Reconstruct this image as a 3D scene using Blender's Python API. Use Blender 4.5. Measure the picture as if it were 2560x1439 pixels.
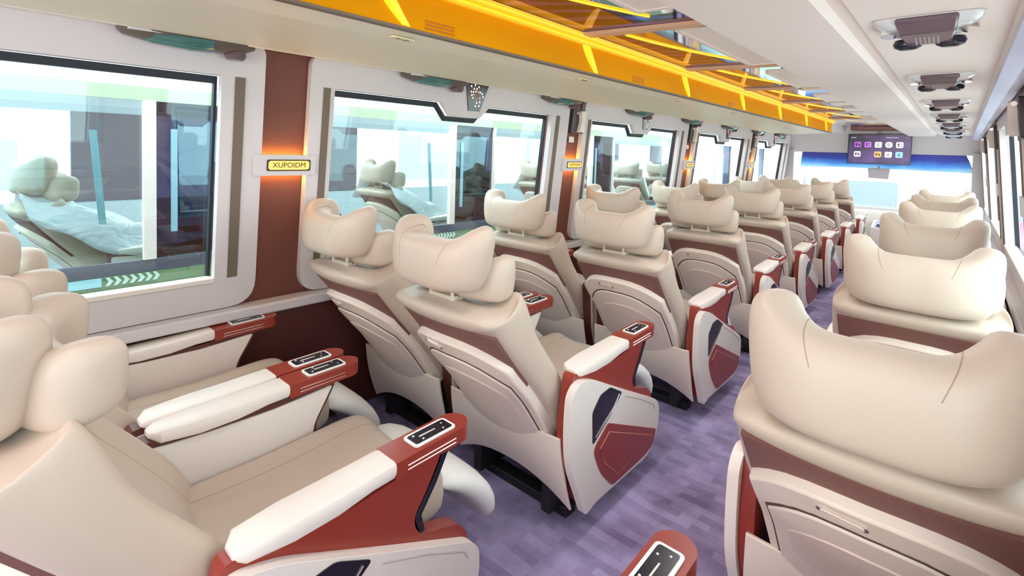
import bpy, bmesh, math, random
from mathutils import Vector, Matrix
from mathutils.geometry import tessellate_polygon
random.seed(7)
for o in list(bpy.data.objects): bpy.data.objects.remove(o)
S = bpy.context.scene
COL = S.collection
# ------------------------------------------------------------ camera
H = 1.30
F_PX, CY, YAW, PITCH, ROLL = 1266.42, 439.85, .7238, -.0520, .0328
fw = Vector((-math.sin(YAW)*math.cos(PITCH), math.cos(YAW)*math.cos(PITCH), math.sin(PITCH)))
rt = Vector((math.cos(YAW), math.sin(YAW), 0)); up = rt.cross(fw)
r2 = rt*math.cos(ROLL)+up*math.sin(ROLL); u2 = -rt*math.sin(ROLL)+up*math.cos(ROLL)
cam_d = bpy.data.cameras.new('camera'); cam = bpy.data.objects.new('camera', cam_d); COL.objects.link(cam)
cam.matrix_world = Matrix(((r2.x, u2.x, -fw.x, 0), (r2.y, u2.y, -fw.y, 0), (r2.z, u2.z, -fw.z, H), (0, 0, 0, 1)))
cam_d.sensor_width = 36; cam_d.lens = 36*F_PX/2560; cam_d.shift_y = (CY-719.5)/2560
cam_d.clip_start = .02; cam_d.clip_end = 300
S.camera = cam
# ------------------------------------------------------------ world, exposure
w = bpy.data.worlds.new('sky'); S.world = w; w.use_nodes = True
bg = w.node_tree.nodes['Background']; bg.inputs[0].default_value = (.97, .97, 1.0, 1); bg.inputs[1].default_value = 4.2
S.view_settings.view_transform = 'Standard'; S.view_settings.look = 'None'
S.view_settings.gamma = 1; S.view_settings.use_curve_mapping = False
S.view_settings.exposure = 0.52
def area(name, loc, sx, sy, power, color=(1, 1, 1), rot=(0, 0, 0)):
    d = bpy.data.lights.new(name, 'AREA'); d.shape = 'RECTANGLE'; d.size = sx; d.size_y = sy
    d.energy = power; d.color = color
    o = bpy.data.objects.new(name, d); COL.objects.link(o); o.location = loc; o.rotation_euler = rot
    return o
# added fill lights: rear opening behind the camera, then a row over the aisle
area('added_rear_fill_light', (-.93, -2.2, 1.25), 1.9, .72, 15, (1, .985, .99), (math.radians(90), 0, 0))
for k in range(8):
    area('added_aisle_fill_light', (-.76, -1.35+1.25*k, 1.786), .20, .9, 2.6, (1, .985, .98))
for k in range(8):
    area('added_neighbour_fill_light', (-4.3, -2.5+2.1*k, 1.85), .8, 1.6, 30, (1, 1, .99))  # added lights without fixtures, brightening the inside of the neighbouring coach

# ------------------------------------------------------------ materials
def lin(c):
    return tuple(((x/255)/12.92 if x/255 <= .04045 else ((x/255+.055)/1.055)**2.4) for x in c)+(1,)
MATS = {}
def mat(name, rgb, rough=.5, metal=0, spec=.5, emit=None, es=0, bump=0, bscale=60, var=0, vscale=8, coat=0, sheen=0):
    m = bpy.data.materials.new(name); m.use_nodes = True; nt = m.node_tree; b = nt.nodes['Principled BSDF']
    c = lin(rgb)
    b.inputs['Base Color'].default_value = c; b.inputs['Roughness'].default_value = rough
    b.inputs['Metallic'].default_value = metal; b.inputs['Specular IOR Level'].default_value = spec
    if coat: b.inputs['Coat Weight'].default_value = coat; b.inputs['Coat Roughness'].default_value = .15
    if sheen: b.inputs['Sheen Weight'].default_value = sheen
    if emit: b.inputs['Emission Color'].default_value = lin(emit); b.inputs['Emission Strength'].default_value = es
    tc = nt.nodes.new('ShaderNodeTexCoord')
    if var:
        n = nt.nodes.new('ShaderNodeTexNoise'); n.inputs['Scale'].default_value = vscale; n.inputs['Detail'].default_value = 3
        nt.links.new(tc.outputs['Object'], n.inputs['Vector'])
        r = nt.nodes.new('ShaderNodeMapRange'); r.inputs[3].default_value = 1-var; r.inputs[4].default_value = 1+var
        nt.links.new(n.outputs['Fac'], r.inputs[0])
        mx = nt.nodes.new('ShaderNodeMix'); mx.data_type = 'RGBA'; mx.blend_type = 'MULTIPLY'; mx.inputs[0].default_value = 1
        mx.inputs[6].default_value = c; nt.links.new(r.outputs[0], mx.inputs[7]); nt.links.new(mx.outputs[2], b.inputs['Base Color'])
    if bump:
        n = nt.nodes.new('ShaderNodeTexVoronoi'); n.inputs['Scale'].default_value = bscale
        nt.links.new(tc.outputs['Object'], n.inputs['Vector'])
        bp = nt.nodes.new('ShaderNodeBump'); bp.inputs['Strength'].default_value = bump; bp.inputs['Distance'].default_value = .001
        nt.links.new(n.outputs['Distance'], bp.inputs['Height']); nt.links.new(bp.outputs[0], b.inputs['Normal'])
    MATS[name] = m
    return m
LEA = mat('cream_leather', (203, 182, 164), .42, bump=.12, bscale=420, var=.02, vscale=3, sheen=.1)
SEAMED = mat('cream_leather_seamed', (203, 182, 164), .42, bump=.12, bscale=420, var=.02, vscale=3, sheen=.1)
def add_seam(m, base=.074, slope=.35, zmin=.955, zmax=9):
    nt = m.node_tree; b = nt.nodes['Principled BSDF']; old = b.inputs['Base Color'].links[0].from_socket
    tc = nt.nodes.new('ShaderNodeTexCoord'); sp = nt.nodes.new('ShaderNodeSeparateXYZ'); nt.links.new(tc.outputs['Object'], sp.inputs[0])
    def mth(op, a, b_=None, c=None):
        n = nt.nodes.new('ShaderNodeMath'); n.operation = op
        for i, v in enumerate((a, b_, c)):
            if v is None: continue
            if isinstance(v, (int, float)): n.inputs[i].default_value = v
            else: nt.links.new(v, n.inputs[i])
        return n.outputs[0]
    zz = mth('SUBTRACT', sp.outputs[2], .925)
    ax = mth('ABSOLUTE', sp.outputs[0]); tgt = mth('MULTIPLY_ADD', zz, slope, base)
    line = mth('LESS_THAN', mth('ABSOLUTE', mth('SUBTRACT', ax, tgt)), .0011)
    top = mth('MULTIPLY', mth('GREATER_THAN', sp.outputs[2], zmin), mth('LESS_THAN', sp.outputs[2], zmax)); ln = mth('MULTIPLY', line, top)
    mx = nt.nodes.new('ShaderNodeMix'); mx.data_type = 'RGBA'; nt.links.new(ln, mx.inputs[0]); nt.links.new(old, mx.inputs[6]); mx.inputs[7].default_value = lin((168, 138, 116)); nt.links.new(mx.outputs[2], b.inputs['Base Color'])
add_seam(SEAMED)
SEAMB = mat('cream_leather_back', (203, 182, 164), .42, bump=.12, bscale=420, var=.02, vscale=3, sheen=.1)
add_seam(SEAMB, .150, .05, .2, .755)
SHELL = mat('cream_shell_plastic', (246, 226, 211), .38, var=.015)
WHT = mat('warm_white_plastic', (240, 226, 216), .4, var=.01)
REST = mat('white_vinyl', (250, 246, 240), .5, var=.01)
RED = mat('red_brown_leather', (150, 52, 38), .35, bump=.08, bscale=300, var=.05, coat=.15)
MAR = mat('dark_maroon_plastic', (98, 50, 42), .45, var=.05)
PIL = mat('maroon_pillar_fabric', (118, 66, 54), .6, var=.05, bump=.1, bscale=300)
LWALL = mat('dark_maroon_lower_wall', (88, 42, 36), .45, var=.06)
TAP = mat('taupe_pocket_lining', (128, 84, 76), .6, var=.05)
BLK = mat('black_gloss_plastic', (26, 24, 38), .2, var=.05)
DRK = mat('black_steel', (34, 30, 34), .5, var=.1)
CHR = mat('chrome_trim', (235, 225, 222), .18, 1)
STI = mat('pink_stitching', (220, 150, 130), .6)
GRV = mat('dark_seam', (92, 70, 60), .7)
WALLM = mat('pale_mauve_trim_panel', (218, 208, 208), .45, var=.01)
RACKM = mat('cream_rack_panel', (240, 226, 202), .45, var=.012)
RACKR = mat('cream_rack_panel_right', (238, 220, 212), .45, var=.012)
GRO = mat('grey_beige_groove', (184, 176, 170), .5)
SEAL = mat('black_rubber_seal', (24, 24, 36), .5)
BRN = mat('brown_curtain_track', (116, 100, 84), .55)
GREY = mat('grey_plastic', (150, 140, 146), .4)
LEDY = mat('amber_led_strip', (255, 200, 40), .4, emit=(255, 190, 20), es=.62)
ORA = mat('amber_rack_face', (226, 150, 0), .7, spec=.08, var=.02)
def carpet():
    m = bpy.data.materials.new('violet_grey_carpet'); m.use_nodes = True; nt = m.node_tree; b = nt.nodes['Principled BSDF']
    b.inputs['Roughness'].default_value = .8; b.inputs['Specular IOR Level'].default_value = .25
    tc = nt.nodes.new('ShaderNodeTexCoord'); mp = nt.nodes.new('ShaderNodeMapping'); mp.inputs['Rotation'].default_value[2] = .0
    nt.links.new(tc.outputs['Object'], mp.inputs[0])
    br = nt.nodes.new('ShaderNodeTexBrick'); br.inputs['Scale'].default_value = 9; br.inputs['Mortar Size'].default_value = 0
    br.inputs['Color1'].default_value = lin((180, 166, 206)); br.inputs['Color2'].default_value = lin((120, 104, 144))
    br.inputs['Brick Width'].default_value = .9; br.inputs['Row Height'].default_value = .32
    dn = nt.nodes.new('ShaderNodeTexNoise'); dn.inputs['Scale'].default_value = 2.2; nt.links.new(tc.outputs['Object'], dn.inputs[0])
    vm = nt.nodes.new('ShaderNodeVectorMath'); vm.operation = 'MULTIPLY_ADD'; vm.inputs[1].default_value = (.06, .06, 0); nt.links.new(dn.outputs['Color'], vm.inputs[0]); nt.links.new(mp.outputs[0], vm.inputs[2]); nt.links.new(vm.outputs[0], br.inputs[0])
    n = nt.nodes.new('ShaderNodeTexNoise'); n.inputs['Scale'].default_value = 5; n.inputs['Detail'].default_value = 4
    nt.links.new(tc.outputs['Object'], n.inputs[0])
    rp = nt.nodes.new('ShaderNodeValToRGB'); rp.color_ramp.elements[0].color = lin((124, 108, 142)); rp.color_ramp.elements[1].color = lin((204, 190, 236))
    rp.color_ramp.elements[0].position = .35; rp.color_ramp.elements[1].position = .65
    nt.links.new(n.outputs[0], rp.inputs[0])
    mx = nt.nodes.new('ShaderNodeMix'); mx.data_type = 'RGBA'; mx.inputs[0].default_value = .5
    nt.links.new(br.outputs[0], mx.inputs[6]); nt.links.new(rp.outputs[0], mx.inputs[7]); nt.links.new(mx.outputs[2], b.inputs[0])
    n2 = nt.nodes.new('ShaderNodeTexNoise'); n2.inputs['Scale'].default_value = 600
    nt.links.new(tc.outputs['Object'], n2.inputs[0])
    bp = nt.nodes.new('ShaderNodeBump'); bp.inputs['Strength'].default_value = .3; bp.inputs['Distance'].default_value = .002
    nt.links.new(n2.outputs[0], bp.inputs['Height']); nt.links.new(bp.outputs[0], b.inputs['Normal'])
    return m
CARP = carpet()
def glass(name, tint, gl=.08):
    m = bpy.data.materials.new(name); m.use_nodes = True; nt = m.node_tree
    for n in list(nt.nodes): nt.nodes.remove(n)
    out = nt.nodes.new('ShaderNodeOutputMaterial'); t = nt.nodes.new('ShaderNodeBsdfTransparent'); t.inputs[0].default_value = tint
    g = nt.nodes.new('ShaderNodeBsdfGlossy'); g.inputs['Roughness'].default_value = .02
    mx = nt.nodes.new('ShaderNodeMixShader'); mx.inputs[0].default_value = gl
    nt.links.new(t.outputs[0], mx.inputs[1]); nt.links.new(g.outputs[0], mx.inputs[2]); nt.links.new(mx.outputs[0], out.inputs[0])
    return m
GLS = glass('clear_side_glass', (.84, .95, .96, 1), .05)
GLD = glass('smoked_glass', (.20, .20, .28, 1), .16)
PLAS = bpy.data.materials.new('clear_plastic_sheet'); PLAS.use_nodes = True
_nt = PLAS.node_tree; _b = _nt.nodes['Principled BSDF']; _b.inputs['Base Color'].default_value = lin((236, 240, 246)); _b.inputs['Roughness'].default_value = .25
_b.inputs['Alpha'].default_value = .78
_n = _nt.nodes.new('ShaderNodeTexNoise'); _n.inputs['Scale'].default_value = 7; _n.inputs['Detail'].default_value = 5; _n.inputs['Distortion'].default_value = 1.2
_bp = _nt.nodes.new('ShaderNodeBump'); _bp.inputs['Distance'].default_value = .03; _bp.inputs['Strength'].default_value = .6
_nt.links.new(_n.outputs[0], _bp.inputs['Height']); _nt.links.new(_bp.outputs[0], _b.inputs['Normal'])
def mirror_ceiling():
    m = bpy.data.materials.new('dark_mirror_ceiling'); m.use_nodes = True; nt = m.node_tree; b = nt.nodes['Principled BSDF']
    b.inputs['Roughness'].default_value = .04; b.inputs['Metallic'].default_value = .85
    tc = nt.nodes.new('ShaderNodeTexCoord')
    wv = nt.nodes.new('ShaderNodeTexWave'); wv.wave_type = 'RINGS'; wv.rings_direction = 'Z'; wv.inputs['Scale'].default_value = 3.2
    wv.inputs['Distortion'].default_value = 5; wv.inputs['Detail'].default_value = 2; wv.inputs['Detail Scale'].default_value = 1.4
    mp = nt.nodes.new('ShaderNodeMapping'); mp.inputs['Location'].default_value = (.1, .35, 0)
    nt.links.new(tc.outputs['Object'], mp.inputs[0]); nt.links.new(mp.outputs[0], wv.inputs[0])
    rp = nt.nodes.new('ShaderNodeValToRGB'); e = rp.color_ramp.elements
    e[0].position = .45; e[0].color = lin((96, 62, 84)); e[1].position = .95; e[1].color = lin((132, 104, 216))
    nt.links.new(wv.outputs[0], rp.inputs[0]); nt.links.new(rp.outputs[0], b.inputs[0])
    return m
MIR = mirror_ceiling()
MIR2 = mat('silver_mirror', (225, 225, 240), .05, 1)
BEAM = mat('tan_beam', (214, 170, 136), .4)

# ------------------------------------------------------------ helpers
def me(name, V, F, m, parent=None, sub=0, smooth=True, bevel=0, seg=2, auto=None):
    d = bpy.data.meshes.new(name); d.from_pydata([tuple(v) for v in V], [], F); d.update()
    b = bmesh.new(); b.from_mesh(d); bmesh.ops.recalc_face_normals(b, faces=b.faces); b.to_mesh(d); b.free()
    if m: d.materials.append(m)
    o = bpy.data.objects.new(name, d); COL.objects.link(o)
    if bevel:
        x = o.modifiers.new('bevel', 'BEVEL'); x.width = bevel; x.segments = seg; x.limit_method = 'ANGLE'; x.angle_limit = math.radians(35)
    if sub:
        x = o.modifiers.new('sub', 'SUBSURF'); x.levels = sub; x.render_levels = sub
    if smooth:
        for p in d.polygons: p.use_smooth = True
        if not sub: d.set_sharp_from_angle(angle=math.radians(38))
    if parent: o.parent = parent
    return o

class MB:
    def __init__(s): s.V = []; s.F = []
    def add(s, V, F):
        k = len(s.V); s.V += [tuple(v) for v in V]; s.F += [tuple(i+k for i in f) for f in F]; return s
    def box(s, x0, x1, y0, y1, z0, z1):
        return s.add([(x, y, z) for x in (x0, x1) for y in (y0, y1) for z in (z0, z1)],
                     [(0, 1, 3, 2), (4, 6, 7, 5), (0, 4, 5, 1), (2, 3, 7, 6), (0, 2, 6, 4), (1, 5, 7, 3)])
    def hexa(s, P):  # 8 points: bottom 4 (ccw), top 4
        return s.add(P, [(3, 2, 1, 0), (4, 5, 6, 7), (0, 1, 5, 4), (1, 2, 6, 5), (2, 3, 7, 6), (3, 0, 4, 7)])
    def build(s, name, m, parent=None, **k): return me(name, s.V, s.F, m, parent, **k)
def tube(pts, r, n=8, closed=False):
    V = []; F = []; P = [Vector(p) for p in pts]
    for i, p in enumerate(P):
        a = P[max(i-1, 0)]; b = P[min(i+1, len(P)-1)]; d = (b-a).normalized()
        q = d.cross(Vector((0, 0, 1)))
        if q.length < .1: q = d.cross(Vector((1, 0, 0)))
        q.normalize(); w_ = d.cross(q)
        rr = r[i] if isinstance(r, (list, tuple)) else r
        for k in range(n):
            t = 2*math.pi*k/n; V.append(p+q*rr*math.cos(t)+w_*rr*math.sin(t))
    for i in range(len(P)-1):
        for k in range(n):
            F.append((i*n+k, i*n+(k+1) % n, (i+1)*n+(k+1) % n, (i+1)*n+k))
    F.append(tuple(range(n))[::-1]); F.append(tuple(range((len(P)-1)*n, len(P)*n)))
    return V, F
def loft(rings, cap=True):
    n = len(rings[0]); V = [v for r in rings for v in r]; F = []
    for i in range(len(rings)-1):
        for k in range(n):
            F.append((i*n+k, i*n+(k+1) % n, (i+1)*n+(k+1) % n, (i+1)*n+k))
    if cap: F.append(tuple(range(n))[::-1]); F.append(tuple(range((len(rings)-1)*n, len(rings)*n)))
    return V, F
def prism(poly, fn0, fn1, holes=()):
    """2D polygon (with holes) carried to two surfaces fn0, fn1 and closed between them"""
    loops = [poly]+list(holes)
    pts = [p for l in loops for p in l]
    tris = tessellate_polygon([[Vector((p[0], p[1], 0)) for p in l] for l in loops])
    n = len(pts)
    V = [fn0(*p) for p in pts]+[fn1(*p) for p in pts]
    F = [tuple(t) for t in tris]+[tuple(i+n for i in t)[::-1] for t in tris]
    k = 0
    for l in loops:
        m_ = len(l)
        for i in range(m_):
            a, b = k+i, k+(i+1) % m_; F.append((a, b, b+n, a+n))
        k += m_
    return V, F
def rrect(x0, x1, y0, y1, r, n=5):
    P = []
    for cx_, cy_, a0 in ((x1-r, y1-r, 0), (x0+r, y1-r, 90), (x0+r, y0+r, 180), (x1-r, y0+r, 270)):
        for i in range(n+1):
            a = math.radians(a0+90*i/n); P.append((cx_+r*math.cos(a), cy_+r*math.sin(a)))
    return P
def roundpoly(P, r, n=4):
    out = []; m_ = len(P)
    for i in range(m_):
        a, b, c = Vector(P[i-1][:2]), Vector(P[i][:2]), Vector(P[(i+1) % m_][:2])
        rr = P[i][2] if len(P[i]) > 2 else r
        d1 = (a-b); d2 = (c-b); l1, l2 = d1.length, d2.length
        q = min(rr, l1*.48, l2*.48); p0 = b+d1/l1*q; p1 = b+d2/l2*q
        for k in range(n+1):
            t = k/n; out.append(tuple(p0*(1-t)**2+b*2*t*(1-t)+p1*t*t))
    return out
def empty(name, loc=(0, 0, 0), rz=0):
    o = bpy.data.objects.new(name, None); COL.objects.link(o); o.location = loc; o.rotation_euler[2] = rz; o.empty_display_size = .1; return o
def tag(o, label=None, cat=None, group=None, kind=None):
    if label: o['label'] = label
    if cat: o['category'] = cat
    if group: o['group'] = group
    if kind: o['kind'] = kind
    return o
def kids():
    d = {}
    for o in COL.objects:
        if o.parent: d.setdefault(o.parent.name, []).append(o)
    return d
def copy_tree(o, K, parent=None):
    c = o.copy(); COL.objects.link(c); c.parent = parent
    for ch in K.get(o.name, []): copy_tree(ch, K, c)
    return c
def interp(tab, t):
    for i in range(len(tab)-1):
        if t <= tab[i+1][0] or i == len(tab)-2:
            a, b = tab[i], tab[i+1]; k = (t-a[0])/(b[0]-a[0]) if b[0] != a[0] else 0
            return tuple(a[j]+(b[j]-a[j])*k for j in range(1, len(a)))
def text_obj(name, body, size, m, mtx, parent, ext=.0004):
    cu = bpy.data.curves.new(name, 'FONT'); cu.body = body; cu.size = size; cu.extrude = ext; cu.align_x = 'CENTER'; cu.align_y = 'CENTER'
    t = bpy.data.objects.new(name+'_tmp', cu); COL.objects.link(t)
    dg = bpy.context.evaluated_depsgraph_get(); d = bpy.data.meshes.new_from_object(t.evaluated_get(dg))
    bpy.data.objects.remove(t); d.materials.clear(); d.materials.append(m)
    d.transform(mtx); o = bpy.data.objects.new(name, d); COL.objects.link(o)
    if parent: o.parent = parent
    return o
def struct(o): o['kind'] = 'structure'; return o

# ------------------------------------------------------------ cabin shell
Y0, Y1 = -2.4, 9.05
def wx(z): return -2.05-(1.65-z)*.10            # left wall inner face
def WL(y, z, off=0): return (wx(z)+off, y, z)
XC = -.925
def WR(y, z, off=0): return (2*XC-wx(z)-off, y, z)
struct(MB().box(-2.25, .45, Y0, 9.35, -.04, 0).build('floor', CARP))
PIT, P0 = 2.03, .93
PC = [P0+PIT*k for k in range(-1, 5)]
def win_range(k):  # window between pillar k and k+1 (index of PC)
    a = PC[k]; b = PC[k+1]
    return a+.20, b-.285
# window numbers along the bus, front one shorter
WINS = [(PC[k]+.20, PC[k]+(1.785 if k == 0 else 1.745), PC[k]+.092, PC[k+1]-.092) for k in range(0, 4)]
WINS.append((PC[4]+.20, 8.62, PC[4]+.10, 8.86))
WINS.append((-2.25, -1.385, -2.36, -1.20))
for side, W in (('left', WL), ('right', WR)):
    b = MB()
    # lower wall, header and the bits of wall between the panes
    holes = [[(g0-.03, .73), (g1+.03, .73), (g1+.03, 1.56), (g0-.03, 1.56)] for g0, g1, f0, f1 in WINS]
    outer = [(Y0, 0.0), (Y1, 0.0), (Y1, 1.72), (Y0, 1.72)]
    V, F = prism(outer, lambda y, z: W(y, z, 0), lambda y, z: W(y, z, -.04), holes)
    struct(me('wall_'+side, V, F, PIL if side == 'left' else WALLM))
    # lower wall panel and ledge
    b = MB(); z0, z1 = .02, .60
    V, F = prism([(Y0, z0), (8.9, z0), (8.9, z1), (Y0, z1)], lambda y, z: W(y, z, .002), lambda y, z: W(y, z, .05))
    struct(me('trim_1' if side == 'left' else 'trim_2', V, F, LWALL))
    sg = 1 if side == 'left' else -1
    xw = W(0, .63)[0]
    b = MB(); b.box(min(xw+sg*.002, xw+sg*.085), max(xw+sg*.002, xw+sg*.085), Y0, 8.9, .602, .645)
    struct(b.build('trim_3' if side == 'left' else 'trim_4', WALLM, bevel=.008))
n = 0
def build_window(k, side, W):
    global n
    g0, g1, f0, f1 = WINS[k]
    n += 1
    nm = 'window_%d' % n
    out = roundpoly([(f0, .648, .10), (f1, .648, .10), (f1, 1.665, .045), (f0, 1.665, .045)], .08, 6)
    notch = k != 5
    hole = [(g0, .76), (g0, 1.535)]
    yc = (g0+g1)/2
    if notch:
        hole += [(yc-.30+.13, 1.535), (yc-.235+.13, 1.468), (yc-.02+.13, 1.468), (yc+.05+.13, 1.535)]
    hole += [(g1, 1.535), (g1, .76)]
    V, F = prism(out, lambda y, z: W(y, z, 0.001), lambda y, z: W(y, z, .035), [hole])
    fr = struct(me(nm, V, F, WALLM, bevel=.009, seg=3))
    # rubber seal just outside the frame opening
    def inset(P, d_):
        return [(p[0]+(.007 if p[0] < yc-.6 else (-.010 if p[0] > yc+.6 else 0)), p[1]+(.010 if p[1] < 1 else -.026)) for p in P]
    V, F = prism([(p[0], p[1]) for p in [(hole[i][0], hole[i][1]) for i in range(len(hole))]],
                 lambda y, z: W(y, z, -.012), lambda y, z: W(y, z, -.035), [inset(hole, .022)[::-1]])
    me('window_seal', V, F, SEAL, fr, smooth=False)
    V, F = prism([(g0-.02, .74), (g1+.02, .74), (g1+.02, 1.555), (g0-.02, 1.555)], lambda y, z: W(y, z, -.030), lambda y, z: W(y, z, -.036))
    me('window_pane', V, F, GLS, fr, smooth=False)
    # sill lip and the curtain tracks
    V, F = prism([(g0, .757), (g1, .757), (g1, .775), (g0, .775)], lambda y, z: W(y, z, -.02), lambda y, z: W(y, z, .042))
    me('window_sill', V, F, WHT, fr, bevel=.003)
    for ys in ((g0-.052, g0-.022), (g1+.045, g1+.08)):
        V, F = prism([(ys[0], .77), (ys[1], .77), (ys[1], 1.535), (ys[0], 1.535)], lambda y, z: W(y, z, .030), lambda y, z: W(y, z, .040))
        me('curtain_track', V, F, BRN, fr, smooth=False)
    return fr
for k in range(len(WINS)): build_window(k, 'left', WL)
for k in range(len(WINS)): build_window(k, 'right', WR)

# racks, ceiling
def xprofile(name, prof, y0, y1, m, **k):
    V, F = prism(prof, lambda x, z: (x, y0, z), lambda x, z: (x, y1, z)); return me(name, V, F, m, **k)
ZR = 1.652
struct(xprofile('ceiling', [(-2.25, 1.83), (.45, 1.83), (.45, 1.87), (-2.25, 1.87)], Y0, 9.3, WALLM))
# left overhead rack: sloping underside, amber aisle face
o = xprofile('overhead_rack', [(-1.275, ZR), (-1.275, 1.80), (-2.02, 1.80), (-2.03, 1.668), (-1.945, 1.640), (-1.935, 1.646), (-1.925, 1.640), (-1.40, 1.640), (-1.33, 1.648), (-1.30, 1.648)], Y0, 7.55, RACKM, smooth=False)
LR = empty('overhead_rack', (0, 0, 0)); o.parent = LR; o.name = 'rack_body'
tag(LR, 'long cream luggage rack above the left windows with glowing amber aisle face', 'luggage rack')
b = MB().box(-1.274, -1.262, Y0, 7.55, ZR+.001, 1.775); b.build('amber_face', ORA, LR)
b = MB().box(-1.285, -1.258, Y0, 7.56, ZR-.006, ZR+.002); b.build('lower_lip', BRN, LR)
# glowing ledge: two steps
V, F = prism([(-1.262, 1.765), (-1.245, 1.765), (-1.238, 1.778), (-1.225, 1.780), (-1.215, 1.800), (-1.262, 1.800)], lambda x, z: (x, Y0, z), lambda x, z: (x, 7.55, z))
me('light_ledge', V, F, mat('amber_glow_ledge', (236, 176, 20), .35, emit=(255, 186, 16), es=.34), LR, smooth=False)
for zz in (1.772, 1.789):
    V, F = tube([(-1.232+(.012 if zz > 1.78 else 0)-.0, y, zz) for y in (Y0, 7.55)], .0045, 6); me('led_line', V, F, LEDY, LR)
KN = [.78-1.05*2+1.05*i for i in range(9)]
for i, y in enumerate(KN):
    V = []; F = []
    rings = []
    for j in range(9):
        t = j/8; z = 1.79-(.132)*t; yy = y+.05+.10*t+.05*math.sin(t*math.pi)*-.3; d = .008+.010*math.sin(math.pi*t)
        wd = .036*(1-.45*t)
        x0 = -1.266
        rings.append([(x0, yy-wd/1.0, z), (x0+d, yy-wd*.6, z), (x0+d, yy+wd*.6, z), (x0, yy+wd, z)])
    V, F = loft(rings); me('light_rib', V, F, LEDY, LR)
for y in (1.0, 2.32, 3.72, 5.1):
    for j in range(3):
        V, F = tube([(-1.262, y, 1.688-j*.011), (-1.262, y+.12, 1.688-j*.011)], .0035, 6); me('speaker_slot', V, F, mat('amber_slot', (196, 118, 20), .4) if 'amber_slot' not in MATS else MATS['amber_slot'], LR)
# right overhead rack
RR = empty('overhead_rack', (0, 0, 0)); tag(RR, 'wide cream luggage rack over the right seats carrying a row of reading light units', 'luggage rack')
o = xprofile('rack_body', [(-.54, ZR), (-.54, 1.80), (.20, 1.80), (.20, ZR), (.085, ZR), (.078, ZR+.012), (-.225, ZR+.012), (-.232, ZR+.022), (-.262, ZR+.022), (-.275, ZR), ], Y0, 8.6, RACKR, smooth=False); o.parent = RR
V, F = prism([(.085, 1.625), (.125, 1.600), (.155, 1.60), (.155, 1.655), (.085, 1.655)], lambda x, z: (x, Y0, z), lambda x, z: (x, 8.6, z))
me('corner_rail', V, F, mat('lilac_silver_rail', (206, 198, 222), .3, .3), RR, smooth=False)
# mirror ceiling panels, tan beams, curved light lines
CE = empty('ceiling_panel', (0, 0, 0)); tag(CE, 'dark glossy purple mirror ceiling over the aisle with tan cross beams and amber light lines', 'ceiling panel')
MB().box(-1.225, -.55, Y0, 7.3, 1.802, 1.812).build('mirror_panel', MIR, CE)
for i, y in enumerate(KN):
    P = []
    V = []; rings = []
    for j in range(9):
        t = j/8; x = -1.225+.67*t; yy = y+1.05+ .10*t - .0
        rings.append([(x, yy-.035, 1.801), (x, yy-.028, 1.788), (x, yy+.028, 1.788), (x, yy+.035, 1.801)])
    V, F = loft(rings); me('cross_beam', V, F, BEAM, CE, smooth=False)
    # curved light line and clear mirror lens in each bay
    a = [(-1.00+.12*math.sin(math.pi*t)*0+.16*t*t, y+.12+.84*t) for t in [q/10 for q in range(11)]]
    a = [(-1.085+.10*t+.11*t*t, y+1.14+.84*t) for t in [q/10 for q in range(11)]]
    V, F = tube([(p[0], p[1], 1.797) for p in a], .0055, 6); me('light_line', V, F, LEDY, CE)
    poly = [(p[0]+.012, p[1]) for p in a]+[(-.56, a[-1][1]), (-.56, a[0][1])]
    V, F = prism(poly, lambda x, y_: (x, y_, 1.8015), lambda x, y_: (x, y_, 1.7985)); me('mirror_lens', V, F, MIR2, CE, smooth=False)

# ------------------------------------------------------------ seats
# local frame: x across, y towards the front of the bus, z up from the floor
SP = [(0, .325, .29), (.18, .275, .37), (.40, .190, .49), (.62, .090, .60), (.80, .010, .70), (.93, -.045, .765), (1.0, -.060, .80)]
def spine(v):
    # smooth through the table
    e = .04; a = interp(SP, min(max(v-e, 0), 1)); b = interp(SP, min(max(v+e, 0), 1)); c = interp(SP, v)
    y = (a[0]+b[0]+2*c[0])/4; z = (a[1]+b[1]+2*c[1])/4
    if v <= .03 or v >= .97: y, z = c
    d = Vector((b[0]-a[0], b[1]-a[1])).normalized()
    return y, z, Vector((d.y, -d.x))       # forward normal (y, z)
def back(x, v, off=0):                     # point on the rear of the backrest, off > 0 = out of the back
    y, z, nn = spine(v); c = .045*(x/.24)**2
    return (x, y+nn.x*(c-off), z+nn.y*(c-off))
def back_grid(name, m, parent, w_, vb, vt, off, th, nx=14, nv=8, sub=0, wv=None, bevel=0):
    V = []; F = []
    for layer in (off, off-th):
        for i in range(nx+1):
            u = -1+2*i/nx
            u = math.sin(u*math.pi/2)
            b_, t_ = vb(u), vt(u)
            for j in range(nv+1):
                v = b_+(t_-b_)*j/nv; x = u*(w_ if wv is None else wv(v))
                V.append(back(x, v, layer))
    A = (nx+1)*(nv+1)
    def q(i, j, l): return l*A+i*(nv+1)+j
    for i in range(nx):
        for j in range(nv):
            F.append((q(i, j, 0), q(i+1, j, 0), q(i+1, j+1, 0), q(i, j+1, 0)))
            F.append((q(i, j, 1), q(i, j+1, 1), q(i+1, j+1, 1), q(i+1, j, 1)))
    for i in range(nx):
        F.append((q(i, 0, 0), q(i, 0, 1), q(i+1, 0, 1), q(i+1, 0, 0))); F.append((q(i, nv, 0), q(i+1, nv, 0), q(i+1, nv, 1), q(i, nv, 1)))
    for j in range(nv):
        F.append((q(0, j, 0), q(0, j+1, 0), q(0, j+1, 1), q(0, j, 1))); F.append((q(nx, j, 0), q(nx, j, 1), q(nx, j+1, 1), q(nx, j+1, 0)))
    return me(name, V, F, m, parent, sub=sub, bevel=bevel)
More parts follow.
